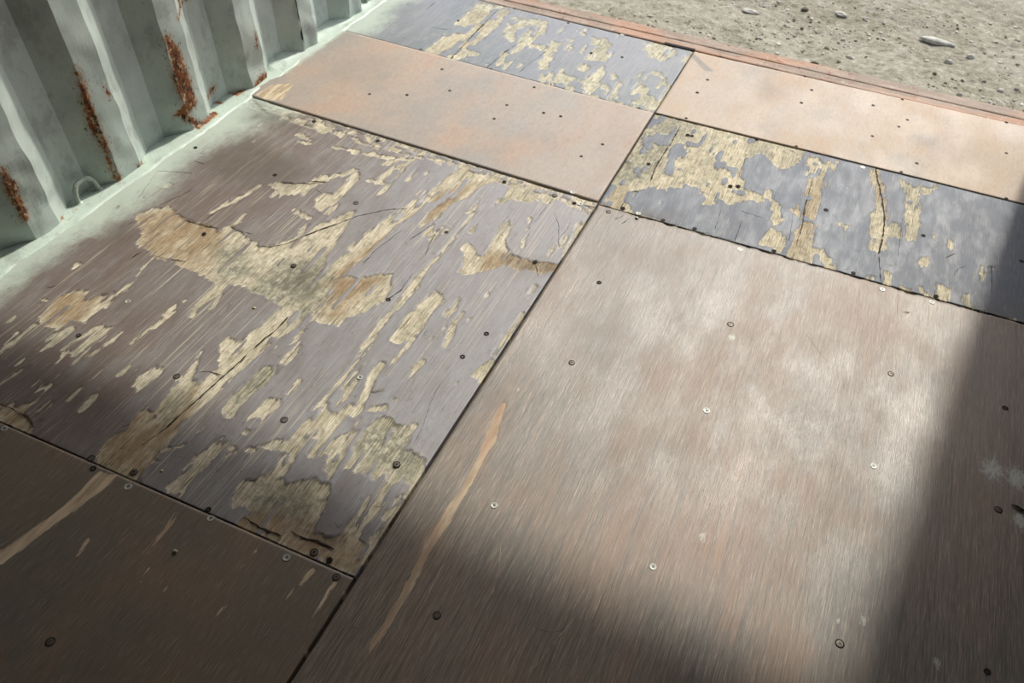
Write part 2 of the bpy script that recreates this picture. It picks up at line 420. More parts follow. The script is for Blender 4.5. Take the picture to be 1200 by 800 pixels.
# sealant bead on the sheet joint
V = []; F = []
for i in range(40):
    z = .006+i*.05; r = .0032+.0012*math.sin(i*1.7)
    for dx, dy in ((0.001, -r), (r*1.1, 0), (0.001, r)): V.append((dx, JOIN-.004+dy+.001*math.sin(i*.9), z))
for i in range(39):
    for j in range(2): F.append((i*3+j, i*3+j+1, i*3+j+4, i*3+j+3))
mesh_obj('sealant_bead', V, F, M_seal, wall_left)

wall_right = empty('wall_right', (0, 0, 0), kind='structure')
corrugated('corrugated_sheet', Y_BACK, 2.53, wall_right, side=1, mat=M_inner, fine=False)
def zero_attr(o):
    pass
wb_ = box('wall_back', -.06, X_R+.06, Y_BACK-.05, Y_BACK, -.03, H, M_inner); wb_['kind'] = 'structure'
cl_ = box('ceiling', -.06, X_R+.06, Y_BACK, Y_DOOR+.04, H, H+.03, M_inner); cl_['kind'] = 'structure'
# door frame: header and corner posts
df = empty('door_1', (0, 0, 0), kind='structure')
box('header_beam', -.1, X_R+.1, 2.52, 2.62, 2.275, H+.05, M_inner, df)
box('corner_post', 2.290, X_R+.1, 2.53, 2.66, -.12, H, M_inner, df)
box('corner_post', -.14, .02, 2.535, 2.66, -.12, H, M_wall, df)

# bottom side rail under the left wall
ys = np.arange(.25, 2.56, .01)
prof = [(-.060, .0035), (-.030, .0045), (-.004, .0050), (.010, .0042), (.024, .0030), (.034, .0016), (.037, -.004), (.037, -.03)]
V = []; ru = []
for y in ys:
    wob = .0045*float(vnoise(np.array(y*14.), np.array(2.), 4))+.002*float(vnoise(np.array(y*60.), np.array(5.), 4))
    wide = -.010 if 1.63 < y < 1.76 else (.0 if y < 1.6 else -.004)
    for i, (x, z) in enumerate(prof):
        xx = x+(wob+wide)*(i >= 3)
        if y > 1.78 and i < 3: z += (.018, .012, .004)[i]      # weld cove near the door
        V.append((xx, y, z+.0012*float(vnoise(np.array(y*40.), np.array(i*3.), 6))))
        ru.append(.75 if (1.40 < y < 1.50 and i in (2, 3)) or (1.60 < y < 1.75 and i in (1, 2)) else .12)
n = len(prof)
F = [(i*n+j, i*n+j+1, (i+1)*n+j+1, (i+1)*n+j) for i in range(len(ys)-1) for j in range(n-1)]
rail = mesh_obj('baseboard_left', V, F, M_rail, smooth=True); rail['kind'] = 'structure'
a = rail.data.attributes.new('rust', 'FLOAT', 'POINT')
yy = np.array([p[1] for p in V]); xx = np.array([p[0] for p in V])
rf = np.array(ru)*.75
for (u, v, s) in [(75, 259, .6), (91, 247, .5), (165, 194, .7), (141, 214, .5), (203, 157, .8), (246, 137, .5), (256, 122, .8), (300, 100, .7), (262, 112, .8)]:
    q = at(u, v); rf = np.maximum(rf, s*1.1*np.exp(-(((yy-q[1])**2+(xx-q[0])**2)/.010**2)))
a.data.foreach_set('value', rf.astype(np.float32))

# ------------------------------------------------------------------ floor
floor = empty('floor', (0, 0, 0), kind='structure')
box('steel_underframe', -.06, X_R+.06, Y_BACK, 2.585, -.11, -.030, M_under, floor)

def grid_panel(corners, res, mat, fields, relief, zoff=0., gap=.0012, parent=floor, label=None, edge=None):
    """corners: bl, br, tr, tl in metres; fields(X, Y) -> dict of attributes; relief(X, Y, at) -> z"""
    c = np.array(corners, float)
    wx = max(np.linalg.norm(c[1]-c[0]), np.linalg.norm(c[2]-c[3])); wy = max(np.linalg.norm(c[3]-c[0]), np.linalg.norm(c[2]-c[1]))
    nx = max(2, int(wx/res)); ny = max(2, int(wy/res))
    gs = gap/wx; gt = gap/wy
    s = np.linspace(gs, 1-gs, nx+1)[:, None]*np.ones((1, ny+1)); t = np.linspace(gt, 1-gt, ny+1)[None, :]*np.ones((nx+1, 1))
    X = (c[0][0]*(1-s)+c[1][0]*s)*(1-t)+(c[3][0]*(1-s)+c[2][0]*s)*t
    Y = (c[0][1]*(1-s)+c[1][1]*s)*(1-t)+(c[3][1]*(1-s)+c[2][1]*s)*t
    if edge is not None: X, Y = edge(X, Y, s, t)
    at_ = fields(X, Y); Z = zoff+relief(X, Y, at_)
    top = np.stack([X, Y, Z], -1).reshape(-1, 3)
    n = ny+1
    I = np.arange((nx+1)*n).reshape(nx+1, n)
    F = np.stack([I[:-1, :-1], I[1:, :-1], I[1:, 1:], I[:-1, 1:]], -1).reshape(-1, 4)
    ring = np.concatenate([I[:, 0], I[-1, 1:], I[-2::-1, -1], I[0, -2:0:-1]])
    low = top[ring].copy(); low[:, 2] = -.029
    b0 = len(top); k = len(ring); j = np.arange(k); jn = (j+1) % k
    SF = np.stack([ring[j], b0+j, b0+jn, ring[jn]], -1)
    Vv = np.concatenate([top, low]); Ff = np.concatenate([F, SF])
    me = bpy.data.meshes.new('plywood_panel')
    me.vertices.add(len(Vv)); me.vertices.foreach_set('co', Vv.astype(np.float32).ravel())
    me.loops.add(Ff.size); me.loops.foreach_set('vertex_index', Ff.ravel().astype(np.int32))
    me.polygons.add(len(Ff)); me.polygons.foreach_set('loop_start', (np.arange(len(Ff))*4).astype(np.int32))
    me.update(calc_edges=True); me.validate()
    me.polygons.foreach_set('use_smooth', np.concatenate([np.ones(len(F), bool), np.zeros(len(SF), bool)]))
    me.materials.append(mat)
    for nm, arr in at_.items():
        a = me.attributes.new(nm, 'FLOAT', 'POINT')
        v = arr.reshape(-1); a.data.foreach_set('value', np.concatenate([v, v[ring]]).astype(np.float32))
    o = bpy.data.objects.new('plywood_panel', me); COL.objects.link(o); o.parent = parent
    if label: o['label'] = label
    return o

def soft(sd_, w_): return np.clip(sd_/w_+.5, 0, 1)
def fing(X, Y, amp=.009, seed=1):
    """finger-like raggedness running with the grain"""
    return amp*(vnoise(X/.0075, Y/.055, seed)*.6+vnoise(X/.004, Y/.02, seed+1)*.35+vnoise(X/.02, Y/.02, seed+2)*.35)

# ---- shapes traced on panel A (worn, lavender film) ----
A_POLY = [
 [(163,250),(178,245),(200,241),(205,250),(225,258),(240,262),(258,272),(262,266),(272,262),(285,275),(300,285),(310,290),(330,285),(345,278),(352,268),(362,262),(375,262),(385,258),(400,250),(418,247),(412,258),(398,275),(388,292),(380,305),(378,315),(372,325),(362,340),(350,352),(338,365),(325,357),(318,350),(300,342),(285,335),(270,333),(262,342),(250,360),(236,362),(226,375),(222,370),(232,352),(245,340),(250,330),(228,318),(215,312),(190,306),(180,298),(165,290),(160,285),(170,275),(162,265)],
 [(312,216),(325,212),(345,215),(362,214),(372,208),(385,204),(386,211),(362,222),(345,228),(328,226)],
 [(540,197),(555,200),(590,210),(578,213),(560,222),(545,232),(530,240),(515,252),(500,262),(492,268),(500,250),(520,235),(530,225),(520,228),(505,238),(498,240),(515,222),(535,208)],
 [(415,198),(424,205),(415,217),(402,232),(396,245),(385,253),(375,248),(369,242),(372,232),(380,226),(392,228),(398,220),(408,208)],
 [(367,144),(385,147),(407,157),(400,160),(385,156),(372,154)],
 [(590,210),(605,217),(630,225),(655,231),(645,237),(625,235),(620,238),(600,232),(585,238),(575,243),(590,232),(595,220)],
 [(596,255),(598,265),(592,280),(600,300),(590,310),(560,318),(548,322),(538,318),(545,300),(540,290),(552,285),(562,300),(575,290),(585,272)],
 [(590,295),(605,300),(620,305),(640,308),(655,310),(660,316),(640,320),(610,316),(590,312)],
 [(395,322),(420,325),(440,322),(458,322),(460,330),(455,345),(450,352),(440,355),(430,362),(420,368),(405,372),(398,382),(392,378),(375,378),(365,368),(378,355),(388,340)],
 [(510,340),(520,345),(522,352),(505,368),(495,385),(485,398),(470,402),(458,398),(466,388),(478,372),(490,355)],
 [(543,366),(535,385),(526,400),(520,405),(526,388),(534,375)],
 [(687,258),(682,272),(668,292),(660,300),(668,280),(675,265)],
 [(304,522),(318,518),(335,512),(350,500),(362,488),(372,478),(382,470),(385,478),(395,485),(405,482),(425,470),(430,478),(418,498),(408,512),(420,505),(440,490),(455,490),(468,503),(480,495),(488,498),(480,515),(474,528),(490,530),(500,538),(500,555),(488,570),(478,566),(465,562),(450,562),(436,560),(420,552),(405,546),(395,552),(388,562),(384,560),(378,540),(372,535),(350,532),(345,540),(335,553),(325,565),(318,572),(332,545),(338,530),(320,528)],
 [(275,575),(285,563),(300,560),(310,545),(322,530),(338,532),(332,548),(330,560),(345,566),(360,560),(372,560),(385,568),(390,573),(380,590),(375,605),(370,620),(383,630),(402,626),(410,615),(422,610),(416,630),(430,640),(428,655),(415,674),(395,665),(370,655),(350,645),(330,640),(300,630),(282,622),(278,612),(292,600),(276,590),(270,583)],
 [(268,515),(270,525),(255,537),(245,545),(232,555),(222,565),(210,582),(205,582),(190,572),(195,567),(205,562),(215,550),(228,535),(240,527),(255,520)],
 [(118,521),(138,505),(150,500),(155,492),(165,482),(175,476),(180,488),(195,490),(215,478),(215,490),(205,510),(190,525),(180,535),(185,540),(172,548),(165,560),(160,570),(145,562),(120,550),(110,545),(115,530)],
 [(193,425),(190,435),(175,450),(162,456),(157,453),(165,442),(180,430)],
 [(214,437),(236,412),(232,425),(228,440),(232,460),(225,480),(205,492),(190,500),(176,498),(185,480),(200,460)],
 [(258,402),(265,394),(278,397),(280,408),(272,420),(260,432),(252,440),(256,420)],
 [(308,428),(326,428),(324,438),(315,448),(300,458),(290,468),(280,475),(272,486),(264,487),(265,470),(278,455),(290,445)],
 [(314,467),(328,468),(325,475),(312,485),(300,498),(288,508),(285,503),(292,492),(302,478)],
 [(70,345),(90,340),(102,341),(100,350),(112,348),(135,340),(132,350),(112,365),(98,378),(85,374),(68,386),(50,380),(46,370),(60,355)],
 [(50,350),(62,350),(55,360)], [(46,410),(60,392),(85,382),(88,385),(70,400),(48,410)],
 [(66,425),(72,408),(90,395),(112,383),(130,382),(125,392),(105,410),(85,428),(86,418),(80,415),(68,425)],
 [(86,310),(94,306),(93,310),(87,313)], [(105,462),(113,457),(114,466),(105,473),(95,481),(97,472)],
 [(0,475),(15,472),(22,480),(30,485),(36,495),(38,506),(30,508),(20,502),(0,495)],
 [(470,575),(474,580),(462,600),(452,610),(448,605)],
]
A_STROKE = [
 [(248,248,2),(270,237,3),(290,226,4),(304,218,3)],
 [(546,196,4),(530,208,4),(512,222,5),(480,245,8),(440,275,10),(410,303,11),(385,328,12),(360,350,18),(335,372,20),(300,400,14),(270,430,13),(240,456,15),(210,483,16),(180,507,15),(152,530,16),(130,548,16)],
 [(415,177,3),(450,184,3),(480,187,4),(492,184,3)], [(452,192,3),(478,182,3)], [(485,187,3),(462,198,3),(445,210,2.5),(430,222,2.5)], [(478,193,2),(458,215,2),(446,228,2)],
 [(360,168,3),(352,165,3)], [(378,210,2.5),(402,204,2.5),(418,200,2)], [(430,211,2.5),(448,214,3)],
 [(555,243,1.8),(537,270,2.2),(526,284,2.4),(512,302,2),(496,318,2.2),(480,340,4),(466,360,4),(450,376,4),(430,404,3.2),(420,418,3),(400,444,2.5),(385,462,2.5),(368,480,3)],
 [(628,335,2.5),(618,348,2.5)], [(610,368,3.5),(598,384,4),(588,400,4),(580,415,3)], [(494,425,2.5),(487,432,3),(480,440,2)],
 [(446,427,2.5),(438,440,4.5),(434,452,4),(425,468,5),(416,478,7),(400,490,8)], [(450,478,2),(430,480,2.5),(412,483,3)],
 [(437,424,1.8),(410,455,2),(392,478,3)], [(425,428,1.2),(400,455,1.6)], [(480,402,1.2),(462,424,1.4),(440,452,1.6)],
 [(622,255,.9),(618,270,1.5),(612,288,1.5)], [(563,232,1),(556,245,1.2)], [(520,268,3),(506,280,2)], [(508,264,2),(500,275,2.5)],
 [(472,550,4),(455,572,4),(437,598,4),(420,622,4),(405,645,4)], [(484,572,2.5),(474,590,4),(460,608,4),(442,632,5),(425,655,6)], [(452,560,1.5),(430,590,2),(405,622,2)],
 [(143,390,2),(122,405,1.5),(105,415,1),(85,427,1.5)], [(84,424,.8),(40,460,1)], [(120,433,1.2),(100,450,1.2),(80,468,1.6)], [(56,453,1.6),(38,470,2),(25,480,2.5)],
 [(45,480,1.6),(60,470,1)], [(158,432,1.4),(138,440,1),(150,430,1)], [(30,423,1.8),(24,427,1.5)], [(22,390,2.2),(8,404,2),(0,412,2)], [(40,380,1.5),(12,405,1.2)],
 [(170,322,.9),(140,343,1.4),(125,360,1.2)], [(180,300,1),(160,322,1)], [(205,365,1),(182,382,1),(155,402,1.2)], [(215,352,1.4),(195,368,1)],
 [(260,512,1.2),(233,535,1.4)], [(240,500,1.2),(222,520,1.4),(190,527,1)], [(312,522,2),(325,516,2)], [(262,535,1.5),(278,528,1.8),(296,526,2)],
 [(340,538,1.5),(322,560,2),(305,582,2)], [(372,370,1.2),(360,385,1.2),(340,402,1.6)], [(350,405,2),(328,424,1.4)], [(346,415,1.5),(332,425,1)],
 [(336,460,1.6),(350,445,1)], [(562,258,2),(553,272,2)], [(640,300,1.2),(655,285,1)], [(500,355,1),(478,380,1)], [(540,350,1),(524,370,1)],
 [(0,450,1),(35,428,1)], [(60,440,.8),(40,452,.8)], [(300,440,1.5),(280,458,1.5)], [(288,250,1.5),(276,262,3)],
 [(345,246,3),(362,255,3)], [(355,275,4),(378,262,4)], [(410,175,2),(392,172,2)], [(352,158,3),(362,163,3)],
]
A_NEG = [
 [(350,560),(360,535),(375,533),(390,532),(380,550),(365,560)], [(385,562),(392,555),(408,548),(420,555),(432,560),(436,575),(425,598),(408,613),(403,625),(385,627),(370,622),(378,600),(388,580)],
 [(338,565),(345,548),(358,530),(352,528),(340,545),(332,560)], [(440,560),(450,556),(456,565),(440,585),(430,600),(428,590)], [(448,588),(460,566),(472,566),(460,590),(440,618),(432,615)],
 [(318,535),(328,530),(322,545),(312,560),(308,556)], [(280,262),(290,275),(296,268),(290,262)], [(452,510),(458,500),(464,503),(455,520),(450,522)],
 [(258,398),(250,410),(246,405)], [(318,395),(330,388),(322,402),(310,405)], [(362,508),(372,502),(366,514),(358,516)],
]
A_TAN = [
 [(160,250),(205,245),(262,270),(262,300),(235,322),(205,315),(165,292)], [(115,500),(200,470),(235,450),(215,500),(165,560),(110,548)],
 [(270,590),(330,598),(380,612),(425,635),(415,672),(280,620)], [(0,470),(40,480),(40,508),(0,500)], [(60,340),(125,345),(95,378),(50,382)],
 [(520,222),(560,212),(500,262),(440,290),(400,330),(350,352),(430,288),(500,240)], [(570,290),(660,306),(660,320),(560,320)], [(390,325),(450,325),(400,372),(370,372)],
 [(540,240),(560,215),(590,212),(560,235)],
]
A_STAIN = [
 [(300,330),(340,300),(378,305),(395,325),(370,355),(330,362),(290,342)], [(420,500),(475,490),(500,540),(480,560),(440,545),(410,530)], [(250,290),(285,285),(300,320),(260,330)],
 [(275,575),(340,572),(350,600),(300,606)], [(270,440),(330,420),(310,455),(270,480)], [(180,480),(215,455),(225,470),(190,500)], [(345,360),(385,335),(390,350),(350,390)],
]
A_DARK = [
 [(235,190),(290,160),(345,185),(370,205),(340,218),(290,222),(240,205)], [(130,260),(150,262),(150,282),(132,285)], [(300,118),(340,135),(365,150),(330,155),(285,140)],
 [(590,300),(640,305),(660,316),(600,325)], [(345,590),(395,630),(385,640),(335,612)], [(335,305),(375,320),(365,340),(330,338)],
]
def fields_A(X, Y):
    f = fing(X, Y)
    pos = np.maximum(sdf_polys(X, Y, A_POLY), sdf_strokes(X, Y, A_STROKE)+.0005)
    neg = sdf_polys(X, Y, A_NEG)
    e = np.minimum(pos, -neg)+f*np.where(pos > -.012, 1, .3)
    e = np.minimum(e, .010-np.maximum(0, vnoise(X/.011, Y/.07, 65)-.48)*.06)
    # the folded tan chip that keeps its sharp outline
    e = np.maximum(e, sdf_polys(X, Y, [[(576,420),(581,425),(565,452),(560,445),(552,440),(562,430)]])*2)
    # extra small tears and the crumbled margins along the seams
    e = np.maximum(e, np.where((Y > 1.56+.02*vnoise(X*20, Y*0, 6)), .004*vnoise(X/.02, Y/.01, 4)-.0002, FAR))
    sprinkle = vnoise(X/.012, Y/.045, 9)*.6+vnoise(X/.03, Y/.09, 10)*.5
    e = np.maximum(e, np.where(sprinkle > .74, (sprinkle-.78)*.03, FAR))
    pw = .15+.05*vnoise(Y*3, X*0, 3)+.10*np.clip((Y-1.25)/.3, 0, 1)-.03*(Y < .9)+.05*np.exp(-((Y-1.1)/.14)**2)
    paint = np.clip(1.0-X/np.maximum(pw, .03), 0, 1)**.8*1.15
    return dict(peel=e, paint=paint, grey=np.clip((X-.35)/.6+(Y-.95)*.6+.25*vnoise(X*4, Y*3, 13), 0, 1)*.85, tan=soft(sdf_polys(X, Y, A_TAN), .02), stain=soft(sdf_polys(X, Y, A_STAIN), .04),  # grey rises to the far right, where sheen is painted in
                dark=soft(sdf_polys(X, Y, A_DARK)-.005, .06)*.8)
GOUGE = [[(502,230,4),(470,255,5),(440,278,6),(412,302,7),(395,320,5)], [(330,378,1.5),(305,400,1.5),(270,430,2),(230,462,2),(190,492,2)]]
def relief_worn(X, Y, A, dep=.0016):
    e = A['peel']
    z = -dep*np.clip(e/.003+.5, 0, 1)
    z += np.where(e > 0, .0006*(vnoise(X/.006, Y/.03, 5)+vnoise(X/.004, Y/.008, 6)), 0)
    z += .0004*vnoise(X/.04, Y/.08, 7)
    # lifted film next to the tears
    z += .0007*np.exp(-((e+.004)/.003)**2)*(vnoise(X/.03, Y/.03, 11)+1)*.5
    return z
def relief_A(X, Y, A):
    z = relief_worn(X, Y, A)
    g_ = sdf_strokes(X, Y, GOUGE); z -= .004*np.clip(g_/.008+.2, 0, 1)
    return z

panels = {}
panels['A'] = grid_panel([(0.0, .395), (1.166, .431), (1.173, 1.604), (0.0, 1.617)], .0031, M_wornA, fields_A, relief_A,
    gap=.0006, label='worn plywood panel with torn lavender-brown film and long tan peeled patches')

def fields_B(X, Y):
    z0 = np.zeros_like(X)
    peel = sdf_polys(X, Y, [[(300,112),(318,100),(345,98),(330,118),(312,118)]])
    p = np.clip(1-(X-.02)/.04, 0, 1)*np.where(Y > 1.78, 1., .3)
    return dict(peel=peel*1.2, tan=z0, white=z0, paint=p,
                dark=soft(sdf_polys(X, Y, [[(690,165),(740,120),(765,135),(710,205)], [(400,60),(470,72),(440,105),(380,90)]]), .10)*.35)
def relief_plain(X, Y, A):
    return .0004*vnoise(X/.15, Y/.2, 3)-.0008*np.clip(A['peel']/.003+.5, 0, 1)+.0001*vnoise(X/.01, Y/.05, 2)
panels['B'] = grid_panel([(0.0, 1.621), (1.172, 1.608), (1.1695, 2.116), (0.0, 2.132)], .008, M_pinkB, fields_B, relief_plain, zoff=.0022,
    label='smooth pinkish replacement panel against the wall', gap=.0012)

C_POLY = [
 [(560,3),(590,8),(572,25),(545,48),(520,60),(505,70),(498,60),(515,45),(540,22)], [(588,10),(600,12),(577,35),(552,58),(530,69),(524,66),(555,40)], [(535,60),(548,58),(548,72),(530,68)],
 [(600,20),(615,22),(612,40),(600,48),(590,42)], [(630,25),(640,30),(625,50),(605,60),(610,45)], [(590,62),(605,55),(600,72),(590,80),(580,80)],
 [(655,35),(670,30),(680,35),(655,55),(645,70),(640,80),(630,82),(640,60)], [(665,60),(672,42),(682,38),(700,45),(712,45),(718,60),(710,72),(690,70),(680,60)],
 [(660,80),(680,70),(690,78),(680,92),(655,100),(648,95)], [(630,90),(645,85),(650,100),(640,102)], [(690,90),(705,78),(708,88),(698,105),(690,112),(682,110)],
 [(712,100),(718,85),(728,98),(722,112),(710,118)], [(742,105),(755,90),(770,82),(780,92),(785,105),(775,125),(760,130),(745,118)], [(752,60),(758,48),(775,48),(792,52),(792,66),(775,70),(760,66)],
 [(640,102),(665,100),(700,112),(745,125),(740,132),(690,118),(645,108)], [(618,22),(640,24),(636,34),(620,30)],
]
def fields_C(X, Y):
    e = sdf_polys(X, Y, C_POLY)+fing(X, Y, .012, 21)+.002
    e = np.minimum(e, .008-np.maximum(0, vnoise(X/.022, Y/.05, 61)-.15)*.05)
    s_ = vnoise(X/.02, Y/.05, 14)*.6+vnoise(X/.05, Y/.08, 15)*.5
    e = np.maximum(e, np.where((s_ > .50) & (X > .45), (s_-.55)*.06, FAR))
    pw = .16+.05*vnoise(Y*8, X*0, 3)
    return dict(peel=e, paint=np.clip(1.1-X/pw, 0, 1)*1.1, tan=soft(sdf_polys(X, Y, [[(560,10),(600,15),(540,65),(500,65)]]), .05)*.4,
                stain=np.clip(.25+.5*vnoise(X*5, Y*5, 8), 0, 1)*.6, dark=0*X)
panels['C'] = grid_panel([(0.0, 2.1345), (1.1695, 2.1185), (1.169, 2.575), (0.0, 2.590)], .005, M_wornC, fields_C, relief_worn,
    label='grey worn panel with cream flaking patches, by the sill on the wall side')

def fields_D(X, Y):
    z0 = np.zeros_like(X)
    tri = sdf_polys(X, Y, [[(811,62),(836,84),(826,84),(809,66)]])
    return dict(peel=z0+FAR, tan=z0, white=z0, paint=z0,
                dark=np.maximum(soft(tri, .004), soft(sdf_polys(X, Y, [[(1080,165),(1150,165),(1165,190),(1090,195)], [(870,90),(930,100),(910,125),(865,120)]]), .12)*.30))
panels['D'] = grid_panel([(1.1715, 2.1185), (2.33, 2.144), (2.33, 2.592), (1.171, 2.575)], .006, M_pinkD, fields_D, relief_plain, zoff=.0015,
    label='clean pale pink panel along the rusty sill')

E_POLY = [
 [(768,134),(800,140),(850,150),(885,160),(925,172),(940,178),(935,190),(915,200),(905,190),(893,178),(885,180),(870,190),(868,205),(875,222),(905,224),(908,235),(880,235),(850,238),(820,240),(815,225),(795,218),(780,222),(760,218),(745,225),(735,240),(722,246),(706,242),(715,222),(735,185)],
 [(945,182),(960,185),(970,195),(965,215),(958,245),(955,262),(948,290),(935,312),(922,302),(932,280),(938,255),(942,230),(948,210)],
 [(905,235),(915,240),(912,262),(920,280),(915,296),(890,292),(900,270),(905,255)], [(925,245),(940,240),(938,256),(930,252)],
 [(1018,198),(1030,198),(1034,215),(1036,240),(1042,262),(1055,262),(1060,282),(1050,278),(1038,275),(1035,295),(1022,292),(1018,250),(1027,245),(1022,215)],
 [(1055,210),(1075,218),(1097,220),(1092,226),(1075,228),(1078,240),(1078,260),(1073,282),(1063,282),(1062,240),(1060,225)],
 [(945,290),(965,293),(975,308),(985,320),(960,316),(940,308)], [(988,262),(996,264),(988,272)], [(1040,310),(1044,312),(1042,335),(1035,335)], [(1056,335),(1066,340),(1060,344)],
 [(1078,337),(1095,350),(1085,348)], [(1098,333),(1115,338),(1114,356),(1105,352),(1098,345)], [(1130,343),(1142,342),(1140,362),(1130,356)], [(1150,310),(1162,312),(1161,325),(1150,328),(1148,325)],
 [(1150,366),(1190,374),(1180,378)], [(1078,300),(1088,296),(1088,312),(1080,318)], [(1112,280),(1116,290),(1110,292)], [(1095,275),(1099,282),(1096,284)],
 [(972,190),(985,195),(983,205),(974,202)], [(722,240),(742,235),(735,250),(725,250)],
]
E_NEG = [[(835,180),(850,178),(852,196),(838,198)], [(780,170),(800,168),(808,180),(785,190)], [(750,160),(770,155),(765,170),(752,175)], [(797,218),(822,215),(825,228),(800,230)], [(740,200),(755,195),(750,208)]]
def fields_E(X, Y):
    e = np.minimum(sdf_polys(X, Y, E_POLY)+.001, -sdf_polys(X, Y, E_NEG)*.6+.002)+fing(X, Y, .012, 31)
    e = np.minimum(e, .008-np.maximum(0, vnoise(X/.018, Y/.035, 63)-.36)*.05)
    s_ = vnoise(X/.016, Y/.04, 17)*.6+vnoise(X/.05, Y/.06, 18)*.5
    e = np.maximum(e, np.where((s_ > .7), (s_-.76)*.04, FAR))
    e = np.maximum(e, np.where(Y < 1.615+.008*vnoise(X*40, Y*0, 5), .004*vnoise(X/.02, Y/.008, 24), FAR))
    return dict(peel=e, paint=0*X, tan=soft(sdf_polys(X, Y, [[(935,210),(970,210),(950,300),(925,310)], [(700,215),(740,220),(730,250),(700,250)], [(1020,195),(1036,200),(1040,240),(1020,240)]]), .03)*.6,
                stain=np.clip(soft(sdf_polys(X, Y, [[(768,134),(810,145),(760,215),(715,210)]]), .05)*.8+.25*(vnoise(X*14, Y*9, 8) > .1), 0, 1),
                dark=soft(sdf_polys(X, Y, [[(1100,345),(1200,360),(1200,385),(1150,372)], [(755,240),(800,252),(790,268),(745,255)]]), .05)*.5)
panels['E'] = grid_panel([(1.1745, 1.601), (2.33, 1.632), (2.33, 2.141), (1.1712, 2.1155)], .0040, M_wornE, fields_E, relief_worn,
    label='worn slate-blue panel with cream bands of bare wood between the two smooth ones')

F_LINE = [[(590,474,3),(585,485,6),(575,515,7),(562,540,5),(545,572,5.5),(527,600,6),(512,625,6),(500,645,5),(488,668,5.5),(472,700,5),(455,728,4),(440,748,3),(425,772,3),(408,802,2.5)]]
def fields_F(X, Y):
    e = np.minimum(sdf_strokes(X, Y, F_LINE)-.0004+fing(X, Y, .0042, 41), .008-np.maximum(0, vnoise(X/.004, Y/.05, 67)-.40)*.03)
    wh = np.zeros_like(X)
    for (u, v, r) in [(824,629,.010),(982,727,.006),(1012,727,.010),(1163,550,.03),(1192,560,.03),(1196,610,.02),(858,395,.012),(608,456,.006),(1098,777,.01),(905,640,.004)]:
        q = at(u, v); wh = np.maximum(wh, np.exp(-(((X-q[0])**2+(Y-q[1])**2*.5)/r**2))*.62)
    for (a_, b_, r) in [((905,588),(1035,672),.008)]:
        d, t = seg_d(X, Y, at(*a_), at(*b_)); wh = np.maximum(wh, np.exp(-(d/r)**2)*.30)
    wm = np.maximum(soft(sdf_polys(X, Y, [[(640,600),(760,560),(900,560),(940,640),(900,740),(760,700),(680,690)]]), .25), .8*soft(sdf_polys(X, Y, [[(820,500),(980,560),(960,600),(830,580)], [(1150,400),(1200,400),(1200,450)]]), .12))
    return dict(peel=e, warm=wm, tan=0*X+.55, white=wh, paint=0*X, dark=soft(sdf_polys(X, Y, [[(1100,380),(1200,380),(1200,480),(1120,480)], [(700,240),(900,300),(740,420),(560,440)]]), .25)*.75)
def edge_F(X, Y, s, t):
    return X, Y-np.where(t > .97, 1, 0)*np.maximum(0, .004*vnoise(X*35, X*0, 3)+.003*vnoise(X*110, X*0, 4)+.001)
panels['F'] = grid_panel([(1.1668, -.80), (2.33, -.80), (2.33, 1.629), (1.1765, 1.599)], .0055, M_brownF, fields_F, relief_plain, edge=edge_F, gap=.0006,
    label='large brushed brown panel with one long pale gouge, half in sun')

G_POLY = [[(116,552),(140,556),(128,568),(92,593),(50,625),(0,662),(0,645),(40,618),(80,588),(103,566)]]
G_STROKE = [[(405,695,4),(400,715,5),(392,735,4),(375,752,2.5),(358,764,2)], [(396,678,2),(380,702,2),(362,732,1.5)], [(366,668,3),(345,690,2),(328,708,1.5)],
 [(210,600,.8),(196,618,1.2),(172,648,1)], [(103,632,1.4),(90,650,1)], [(300,645,.8),(280,668,1.2)], [(262,712,1.8),(250,722,1.5)], [(268,708,1.2),(258,722,1)], [(175,665,1),(165,682,1.5)], [(200,680,1.2),(192,692,1)]]
def fields_G(X, Y):
    e = np.maximum(sdf_polys(X, Y, G_POLY), sdf_strokes(X, Y, G_STROKE))+fing(X, Y, .004, 51)
    return dict(peel=e, tan=0*X+.2, white=0*X, paint=np.clip(1-X/.08, 0, 1), dark=0*X)
panels['G'] = grid_panel([(0.0, -.80), (1.1662, -.80), (1.1658, .4295), (0.0, .3935)], .005, M_brownG, fields_G, relief_plain, gap=.0006,
    label='dark brown shaded panel with a broad tan streak at its corner')
flat = lambda X, Y: dict(peel=X*0+FAR, tan=X*0, white=X*0, paint=X*0, dark=X*0)
for (x0, x1) in ((0., 1.166), (1.168, 2.33)):
    grid_panel([(x0, Y_BACK), (x1, Y_BACK), (x1, -.803), (x0, -.803)], .08, M_brownG, flat, relief_plain)

